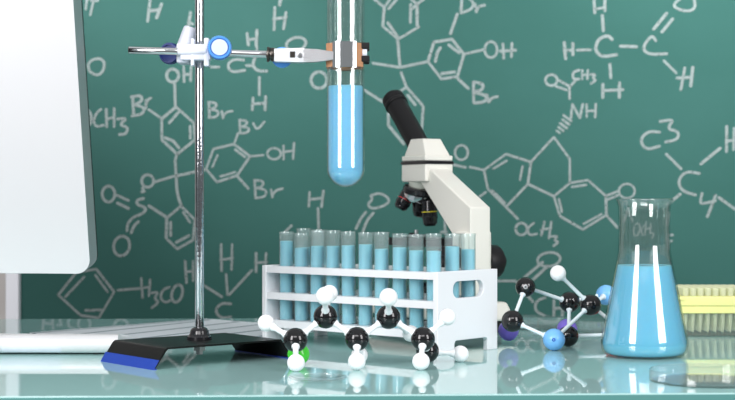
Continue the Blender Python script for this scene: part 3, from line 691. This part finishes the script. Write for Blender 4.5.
def stadium(cx, cz, w_, h_, n=10):
    r = h_ / 2; o = []
    for sx_, a in ((1, -90), (-1, 90)):
        for k in range(n + 1):
            t = R(a + 180 * k / n); o.append((cx + sx_ * (w_ / 2 - r) + r * math.cos(t), cz + r * math.sin(t)))
    return o
ft0, ft1 = 0.026, 0.078; fh = 0.0125; rr = 0.003
outl = [(0, 0), (ft0, 0), (ft0, fh - rr), (ft0 + rr * .3, fh - rr * .3), (ft0 + rr, fh), (ft1 - rr, fh), (ft1 - rr * .3, fh - rr * .3), (ft1, fh - rr), (ft1, 0), (RDp, 0), (RDp, RH), (0, RH)]
YZ = Matrix(((0, 0, 1, 0), (1, 0, 0, 0), (0, 1, 0, 0), (0, 0, 0, 1)))
for x in (-0.0055, -RL):
    MB().prism(outl, 0.0055, Matrix.Translation((x, 0, 0)) @ YZ, holes=[stadium(0.0475, 0.0605, 0.048, 0.0160)]).build('end_panel', M['rack'], rack, local=True, bev=0.0005)

# ------------------------------------------------------------------ the small tubes in the rack
tr0 = 0.0075; TL = 0.0915; ZS = 0.0165
WR = wm(rack)
def rackpt(i, j): return WR @ Vector((-0.018 - i * 0.02178, (0.018, 0.0445, 0.071)[j], ZS))
gm = None; proto = None
ordw = ['first', 'second', 'third', 'fourth', 'fifth', 'sixth', 'seventh', 'eighth', 'ninth', 'tenth']
front = []      # (i, j, liquid top pixel row, top pixel row, label)
liq_y = [241, 248, 246, 246, 245.5, 244.5, 249, 247.5, 250.5, 251]; top_y = [231.5, 233, 230.5, 230.3, 231.5, 232.3, 232, 233.5, 234.3, 233.6]
for q in range(10):
    if q == 0: lb = 'small blue test tube at the front row end farthest from the microscope'
    elif q == 9: lb = 'last small test tube of the front row, beside the white end panel'
    else: lb = 'small blue test tube, %s from the left in the front row of the white rack' % ordw[q]
    front.append((9 - q, 0, liq_y[q], top_y[q], lb))
front.append((9, 1, 247, 228.3, 'small blue test tube standing taller behind the second tube of the front row'))
front.append((8, 1, 247, 229.6, 'small blue test tube behind the third tube of the front row, rim just showing'))
front.append((0, 1, 246.5, 233.5, 'small blue test tube above the white end panel, middle row of the rack'))
front.append((0, 2, 249.3, 233.6, 'rearmost small test tube in front of the white microscope column'))
liq_mats = M['liq_tube']
for i, j, ly, ty, lb in front:
    p = rackpt(i, j); tl = random.uniform(-0.6, 0.6); tl2 = random.uniform(-0.5, 0.5)
    L = (CAM_Z - (ty - 200) * p.y / F) - ZS; lv = (CAM_Z - (ly - 200) * p.y / F) - ZS
    t = thing('test_tube', lb, 'test tube', p, (R(tl2), R(tl), 0), 'small test tubes in the white rack')
    MB().lathe(tube_glass(tr0, L, 0.0007, 0.0006), None, 28).build('glass_tube', M['tube_glass'], t, local=True)
    lab(MB().lathe(tube_liquid(tr0 - 0.0008, lv, tr0), None, 28).build('liquid', M['liq_tube'], t, local=True), 'pale blue liquid')

# ------------------------------------------------------------------ microscope
mh = Vector(((427 - 367.5) * 1.72 / F, 1.72, 0))
mic = thing('microscope', 'white student microscope with a slanted black eyepiece tube, behind the test tube rack', 'microscope', mh, (0, 0, R(-60)))
def part(mb, name, mat, **k): return mb.build(name, mat, mic, local=True, **k)
def zz(py, d=1.72): return CAM_Z - (py - 200) * d / F
# base and foot
bs = MB(); 
def frust(mb, x0, x1, y, z0, X0, X1, Y, z1):
    return mb.add([(x0, -y, z0), (x1, -y, z0), (x1, y, z0), (x0, y, z0), (X0, -Y, z1), (X1, -Y, z1), (X1, Y, z1), (X0, Y, z1)], [(3, 2, 1, 0), (4, 5, 6, 7), (0, 1, 5, 4), (1, 2, 6, 5), (2, 3, 7, 6), (3, 0, 4, 7)])
frust(bs, -0.068, 0.116, 0.042, 0.014, -0.062, 0.108, 0.036, 0.034)
part(bs, 'base', M['ivory'], bev=0.003)
lab(part(MB().box((0.022, 0, 0.007), (0.16, 0.066, 0.014), bev=0.002), 'foot_plate', M['black_matte']), 'black foot under the base')
# arm: C profile in (x, z), 24 mm wide
ar = [(0.006, 0.166), (0.0725, 0.108), (0.0725, 0.033), (0.108, 0.033), (0.108, 0.1375), (0.0245, 0.1815), (0.0, 0.184)]
part(MB().prism(ar, 0.026, Matrix.Translation((0, 0.013, 0)) @ XZ), 'arm', M['ivory'], bev=0.0012)
part(MB().box((0.094, 0.0, 0.072), (0.02, 0.035, 0.078), bev=0.0015), 'focus_block', M['ivory'])
for sg in (1, -1):
    kn = part(MB().cyl((0.088, sg * 0.0165, 0.0775), (0.088, sg * 0.036, 0.0775), 0.0185, n=40, bev=0.003), 'focus_knob', M['black_matte'])
    MB().cyl((0.088, sg * 0.036, 0.0775), (0.088, sg * 0.043, 0.0775), 0.009, n=28, bev=0.001).build('fine_knob', M['black_matte'], kn, local=True)
# head
hd = MB().box((0, 0, (zz(182) + zz(164)) / 2), (0.052, 0.038, zz(164) - zz(182)), bev=0.0025); part(hd, 'head', M['ivory'])
lab(part(MB().box((0, 0, zz(163)), (0.053, 0.039, 0.0036), bev=0.0006), 'head_band', M['black_gloss']), 'black band round the head')
cp = MB(); frust(cp, -0.0255, 0.0255, 0.0185, zz(161.3), -0.0255, 0.0255, 0.0185, zz(156)); frust(cp, -0.0235, 0.0235, 0.0165, zz(156.2), -0.0165, 0.0105, 0.0120, zz(139))
part(cp, 'head_cap', M['ivory'], bev=0.0012)
# eyepiece tube leaning away from the arm
pe0 = Vector((0.004, 0, zz(150))); ud = Vector((-0.060, 0, zz(97, 1.76) - zz(146))).normalized()
pe0 = Vector((-0.0145, 0, zz(147)))
Lt = 0.0845
tb = part(MB().along(pe0, pe0 + ud, [(0, 0), (0.0126, 0), (0.0126, Lt - 0.012), (0.0122, Lt - 0.012)] + [(0, Lt - 0.012)], 40), 'eyepiece_tube', M['black_matte'])
part(MB().along(pe0 + ud * (Lt - 0.0125), pe0 + ud * Lt, [(0, 0), (0.0134, 0), (0.0140, 0.0015), (0.0140, 0.004), (0.0131, 0.0055), (0.0137, 0.009), (0.0133, 0.014), (0.0112, 0.0165), (0.0085, 0.017), (0.0075, 0.0150), (0, 0.0150)], 40), 'eyepiece', M['black_matte'])
# nosepiece, tilted, with three objectives
NX = -0.008
part(MB().lathe([(0, zz(181)), (0.0150, zz(181)), (0.0150, zz(185)), (0.0128, zz(189)), (0, zz(189))], Matrix.Translation((NX, -0.002, 0)), 36), 'nosepiece_mount', M['ivory_disc'])
na = Matrix.Translation((NX - 0.001, -0.002, zz(188.5))) @ Matrix.Rotation(R(15), 4, 'Y')
part(MB().lathe([(0, 0.0022), (0.0195, 0.0022), (0.0212, 0.0), (0.0214, -0.0045), (0.0200, -0.006), (0, -0.006)], na, 40), 'nosepiece_rim', M['black_gloss'])
lab(part(MB().lathe([(0.0199, -0.0055), (0.0197, -0.0100), (0.0165, -0.0142), (0, -0.0150)], na, 40), 'nosepiece_turret', M['chrome']), 'chrome turret')
def objective(top, bot, r, ring_m, nm_l):
    top = Vector(top); bot = Vector(bot); L = (bot - top).length
    o = part(MB().along(top, bot, [(0, 0), (r * .95, 0), (r, 0.001), (r, L * .55), (r * 1.04, L * .56), (r * 1.04, L * .68), (r * .98, L * .72), (r * .92, L * .90), (r * .62, L), (0, L)], 36), 'objective', M['black_gloss'])
    if ring_m:
        MB().along(top, bot, [(0, L * .42), (r * 1.02, L * .42), (r * 1.02, L * .455), (0, L * .455)], 36).build('colour_ring', ring_m, o, local=True)
    lab(o, nm_l)
I2 = wm(mic).inverted()
def mp(px, py, d): return I2 @ P(px, py, d)
objective(mp(428.8, 200.5, 1.716), mp(430.5, 226, 1.716), 0.0088, M['yellow_ring'], 'black objective with a yellow ring')
objective(mp(408.5, 192.5, 1.734), mp(399.5, 209, 1.732), 0.0084, M['red_ring'], 'black objective with a red ring')
objective(mp(419, 198, 1.735), mp(420.5, 216, 1.742), 0.0085, None, 'plain black objective')
# stage, clip, illuminator
part(MB().box((0.006, 0, 0.098), (0.085, 0.062, 0.009), bev=0.0012), 'stage', M['black_matte'])
cl = MB().box((-0.004, -0.016, 0.1045), (0.005, 0.03, 0.0022), bev=0.0005).cyl((-0.004, -0.012, 0.102), (-0.004, -0.012, 0.1115), 0.0022, n=14)
lab(part(cl, 'stage_clip', M['brushed']), 'metal stage clip')
part(MB().cyl((-0.010, -0.012, 0.1025), (-0.010, -0.012, 0.108), 0.005, n=20, bev=0.0008), 'clip_screw', M['black_matte'])
part(MB().lathe([(0, 0.033), (0.022, 0.033), (0.020, 0.048), (0.014, 0.052), (0, 0.052)], Matrix.Translation((-0.004, 0, 0)), 32), 'illuminator', M['black_gloss'])

# ------------------------------------------------------------------ molecular models
def bond(mb, a, b, ra, rb, r, rs, sl):
    a = Vector(a); b = Vector(b); d = (b - a).normalized(); L = (b - a).length
    s0 = ra * 0.86; s1 = L - rb * 0.86
    mb.along(a, b, [(0, s0), (rs, s0), (rs, s0 + sl * .4), (r, s0 + sl), (r, s1 - sl), (rs, s1 - sl * .4), (rs, s1), (0, s1)], 16)
    return mb
KIND = {'C': ('carbon_ball', 'a_black', 'black ball'), 'H': ('hydrogen_ball', 'a_white', 'white ball'), 'Cl': ('chlorine_ball', 'a_green', 'green ball'),
        'B': ('nitrogen_ball', 'a_blue', 'light blue ball'), 'V': ('bromine_ball', 'a_purple', 'purple ball'), 'O': ('oxygen_ball', 'a_red', 'red ball')}
def molecule(root, atoms, bonds, bm_, r, rs, sl):
    for k, (kind, p, rad) in atoms.items():
        n, m, l = KIND[kind]; lab(MB().sphere(p, rad, 32).build(n, M[m], root), l)
    for a, b in bonds:
        bond(MB(), atoms[a][1], atoms[b][1], atoms[a][2], atoms[b][2], r, rs, sl).build('bond_stick', bm_, root)
def at(px, py, d, z=None):
    p = P(px, py, d)
    if z is not None: p.z = z
    return p
rc, rh = 0.0106, 0.0074
def on(px, py_contact, r):      # a ball resting on the table, seen at px
    p = G(px, py_contact); p.z = r; return p
A = {'h1': ('H', at(266, 323, 1.312), rh), 'c1': ('C', at(295.5, 340, 1.305), rc), 'hf1': ('H', on(296, 371.5, rh), rh * 1.02), 'cl': ('Cl', on(298.5, 365.2, 0.0098), 0.0098),
     'c2': ('C', at(325.5, 316.5, 1.312), rc), 'hu2': ('H', at(325, 296, 1.285), rh * 1.06), 'hb2': ('H', at(329.5, 293.2, 1.345), rh),
     'c3': ('C', at(357, 339, 1.308), rc), 'hf3': ('H', on(356.8, 370, rh), rh * 1.02), 'hb3': ('H', on(359.5, 363.5, rh), rh),
     'c4': ('C', at(388.5, 317, 1.315), rc), 'hu4': ('H', at(388.5, 297.3, 1.285), rh * 1.06), 'hb4': ('H', at(410.5, 333.5, 1.345), rh),
     'c5': ('C', at(423, 339, 1.312), rc), 'hf5': ('H', on(421, 370, rh), rh * 1.02), 'c6': ('C', at(427.5, 351, 1.343), rc * .98), 'hr5': ('H', at(447.5, 317, 1.315), rh), 'h6': ('H', on(460.5, 362, rh), rh)}
mol1 = thing('molecule_model', 'zigzag ball-and-stick molecule of black and white balls with one green ball, before the rack', 'molecular model', (A['c3'][1].x, A['c3'][1].y, 0))
molecule(mol1, A, [('h1', 'c1'), ('c1', 'c2'), ('c2', 'c3'), ('c3', 'c4'), ('c4', 'c5'), ('c1', 'hf1'), ('c1', 'cl'), ('c2', 'hu2'), ('c2', 'hb2'), ('c3', 'hf3'), ('c3', 'hb3'), ('c4', 'hu4'), ('c4', 'hb4'), ('c5', 'hf5'), ('c5', 'c6'), ('c5', 'hr5'), ('c6', 'h6')], M['bond_w'], 0.0024, 0.0036, 0.004)
B = {'w': ('H', at(558, 273.2, 1.475), 0.0078), 'k1': ('C', at(525.5, 287, 1.495), 0.0100), 'k2': ('C', at(569.5, 302, 1.523), 0.0107), 'k3': ('C', at(590.5, 305, 1.488), 0.0107),
     'k4': ('C', at(512.5, 321, 1.469), 0.0108), 'v1': ('V', at(508.5, 330.5, 1.513), 0.0104), 'b1': ('B', on(554, 350.5, 0.0106), 0.0107), 'k5': ('C', on(568.3, 346.5, 0.0103), 0.0103),
     'v2': ('V', at(567, 329, 1.53), 0.0104), 'b2': ('B', at(606, 295, 1.535), 0.0104), 'o': ('O', on(614, 345, 0.0106), 0.0106), 'k6': ('C', at(626, 333, 1.528), 0.0105)}
mol2 = thing('molecule_model', 'ring-shaped ball-and-stick model with purple and light blue balls, between rack and flask', 'molecular model', (B['b1'][1].x, B['b1'][1].y, 0))
molecule(mol2, B, [('w', 'k3'), ('k1', 'k2'), ('k1', 'k4'), ('k4', 'b1'), ('k4', 'v1'), ('b1', 'k3'), ('k2', 'k5'), ('k5', 'v2'), ('k2', 'b2'), ('k3', 'b2'), ('k3', 'k6'), ('k5', 'o'), ('o', 'k6')], M['bond_b'], 0.0018, 0.0031, 0.0035)
def socket(c, r, target, rad, mat):
    d = (Vector(target) - Vector(c)).normalized()
    lab(MB().along(Vector(c) + d * (r - 0.0006), Vector(c) + d * r, [(0, 0), (rad, 0), (rad, 0.0007), (rad * .8, 0.0008), (0, 0.0003)], 20).build('socket', mat, mol2), 'bond hole in a ball')
camv = Vector((0, 0, CAM_Z))
socket(B['b1'][1], 0.0107, P(553, 341.0, 1.40), 0.0017, M['hole_blue'])
socket(B['k1'][1], 0.0100, P(526.5, 286.5, 1.40), 0.0022, M['brushed'])
socket(B['k3'][1], 0.0107, P(591.5, 303, 1.40), 0.0018, M['black_matte'])

# ------------------------------------------------------------------ Erlenmeyer flask
FD = 1.402; fx = (644.4 - 367.5) * FD / F
flask = thing('conical_flask', 'conical glass flask three quarters full of bright blue liquid', 'flask', (fx, FD, 0))
fo = [(0, 0.0008), (0.026, 0.0004), (0.0325, 0.0), (0.0362, 0.0016), (0.0388, 0.0052), (0.0398, 0.0100), (0.0397, 0.0150), (0.0385, 0.0215), (0.0300, 0.0655), (0.0262, 0.0850), (0.0247, 0.0930), (0.0239, 0.0985), (0.0235, 0.105), (0.0234, 0.128), (0.0236, 0.1365), (0.0242, 0.1405), (0.0253, 0.1437), (0.0262, 0.1452), (0.0264, 0.1462), (0.0258, 0.1468)]
fi = [(0.0248, 0.1462), (0.0238, 0.1440), (0.0226, 0.1400), (0.0221, 0.1365), (0.0219, 0.128), (0.0220, 0.105), (0.0224, 0.0985), (0.0232, 0.0925), (0.0247, 0.0845), (0.0285, 0.0652), (0.0370, 0.0212), (0.0382, 0.0150), (0.0383, 0.0102), (0.0374, 0.0060), (0.0352, 0.0030), (0.0322, 0.0017), (0.026, 0.0019), (0, 0.0023)]
fo = [(r * 1.012, z) for r, z in fo]; fi = [(r * 1.012, z) for r, z in fi]
MB().lathe(fo + fi, None, 72).build('glass_body', M['glass'], flask, local=True)
li = [(0, 0.0026), (0.026, 0.0022), (0.0321, 0.0020), (0.0349, 0.0033), (0.0371, 0.0062), (0.0380, 0.0103), (0.0379, 0.0150), (0.0367, 0.0212), (0.0282, 0.0652), (0.0246, 0.0842), (0.0242, 0.0848), (0.0236, 0.0843), (0, 0.0841)]
li = [(r * 1.012, z) for r, z in li]
lab(MB().lathe(li, None, 72).build('liquid', M['liq'], flask, local=True), 'bright blue liquid')

# ------------------------------------------------------------------ petri dishes and watch glass
def dish(label, c, r, h, t=0.0013, lidded=False):
    o = thing('petri_dish', label, 'petri dish', c)
    pr = [(0, 0.0), (r - 0.001, 0.0), (r, 0.001), (r, h - 0.0004), (r - t * .5, h), (r - t, h - 0.0004), (r - t, t + 0.0008), (r - t - 0.001, t), (0, t)]
    MB().lathe(pr, None, 72).build('dish', M['dish'], o, local=True)
    if lidded:
        R2 = r + 0.0022; z1 = h + 0.0024
        MB().lathe([(0, z1), (R2 - 0.001, z1), (R2, z1 - 0.001), (R2, h - 0.0085), (R2 - t, h - 0.0085), (R2 - t, z1 - t), (0, z1 - t)], None, 72).build('lid', M['dish'], o, local=True)
    return o
dish('low clear petri dish at the table edge in front of the flask', ((709.5 - 367.5) * 1.206 / F, 1.206, 0), 0.0478, 0.0095)
dish('clear covered petri dish half hidden behind the flask', (0.262, 1.64, 0), 0.045, 0.014, lidded=True)
dish('clear open petri dish behind the light blue ball of the ring-shaped model', (0.186, 1.715, 0), 0.04, 0.0115)
wg = thing('watch_glass', 'small flat watch glass lying near the table edge below the green ball', 'watch glass', ((318 - 367.5) * 1.206 / F, 1.206, 0))
MB().lathe([(0, 0.0), (0.010, 0.0002), (0.018, 0.0012), (0.0232, 0.0030), (0.0235, 0.0040), (0.0228, 0.0038), (0.018, 0.0022), (0.010, 0.0012), (0, 0.0010)], None, 56).build('glass_disc', M['dish'], wg, local=True)

# ------------------------------------------------------------------ pipette tip rack
PD = 1.60; pxs = PD / F; x0 = (679.5 - 367.5) * pxs; Wd, Dd = 0.118, 0.078
tipbox = thing('pipette_tip_rack', 'yellow pipette tip rack on a clear plastic base, right of the flask', 'pipette tip rack', (x0 + Wd / 2, PD + Dd / 2, 0))
zt, zb_ = 0.0430, 0.0245
nx, ny, pit = 12, 9, 0.0080
hx0 = x0 + 0.0080; hy0 = PD + 0.0075
dk = MB().box((x0 + Wd / 2, PD + Dd / 2, (zt + zb_) / 2 + 0.004), (Wd, Dd, zt - zb_ - 0.008), bev=0.0015)
dk.box((x0 + Wd / 2, PD + Dd / 2, zb_ + 0.004), (Wd - 0.003, Dd - 0.003, 0.008), bev=0.001)
dk.box((x0 + 0.001, PD + 0.001, zt - 0.002), (0.006, 0.006, 0.004))
dk.build('deck', M['yellow'], tipbox)
cb_ = MB(); xa, xb2, ya, yb2 = x0 + 0.003, x0 + Wd - 0.003, PD + 0.003, PD + Dd - 0.003
cb_.box(((xa + xb2) / 2, ya, 0.0135), (xb2 - xa, 0.0012, 0.025)).box(((xa + xb2) / 2, yb2, 0.0135), (xb2 - xa, 0.0012, 0.025))
cb_.box((xa, (ya + yb2) / 2, 0.0135), (0.0012, yb2 - ya, 0.025)).box((xb2, (ya + yb2) / 2, 0.0135), (0.0012, yb2 - ya, 0.025))
cb_.box(((xa + xb2) / 2, (ya + yb2) / 2, 0.0009), (xb2 - xa + 0.006, yb2 - ya + 0.006, 0.0018), bev=0.0006)
cb_.build('clear_base', M['box_clear'], tipbox, flat=True)
tp = [(0, 0.004), (0.0007, 0.004), (0.0022, 0.020), (0.0030, 0.036), (0.0030, zt + 0.0002), (0.0038, zt + 0.0002), (0.0038, zt + 0.0080), (0.0034, zt + 0.0084), (0.0029, zt + 0.0080), (0.0029, 0.04), (0, 0.038)]
tip0 = None
for i in range(9):
    for j in range(ny):
        loc = (hx0 + i * pit, hy0 + j * pit, 0)
        if tip0 is None:
            tip0 = tag(MB().lathe(tp, None, 14).build('pipette_tip', M['tip']), 'small pale pipette tip standing in the yellow rack right of the flask', 'pipette tip', 'pipette tips in the yellow rack'); tip0.location = loc
        else:
            c = tip0.copy(); COL.objects.link(c); c.location = loc
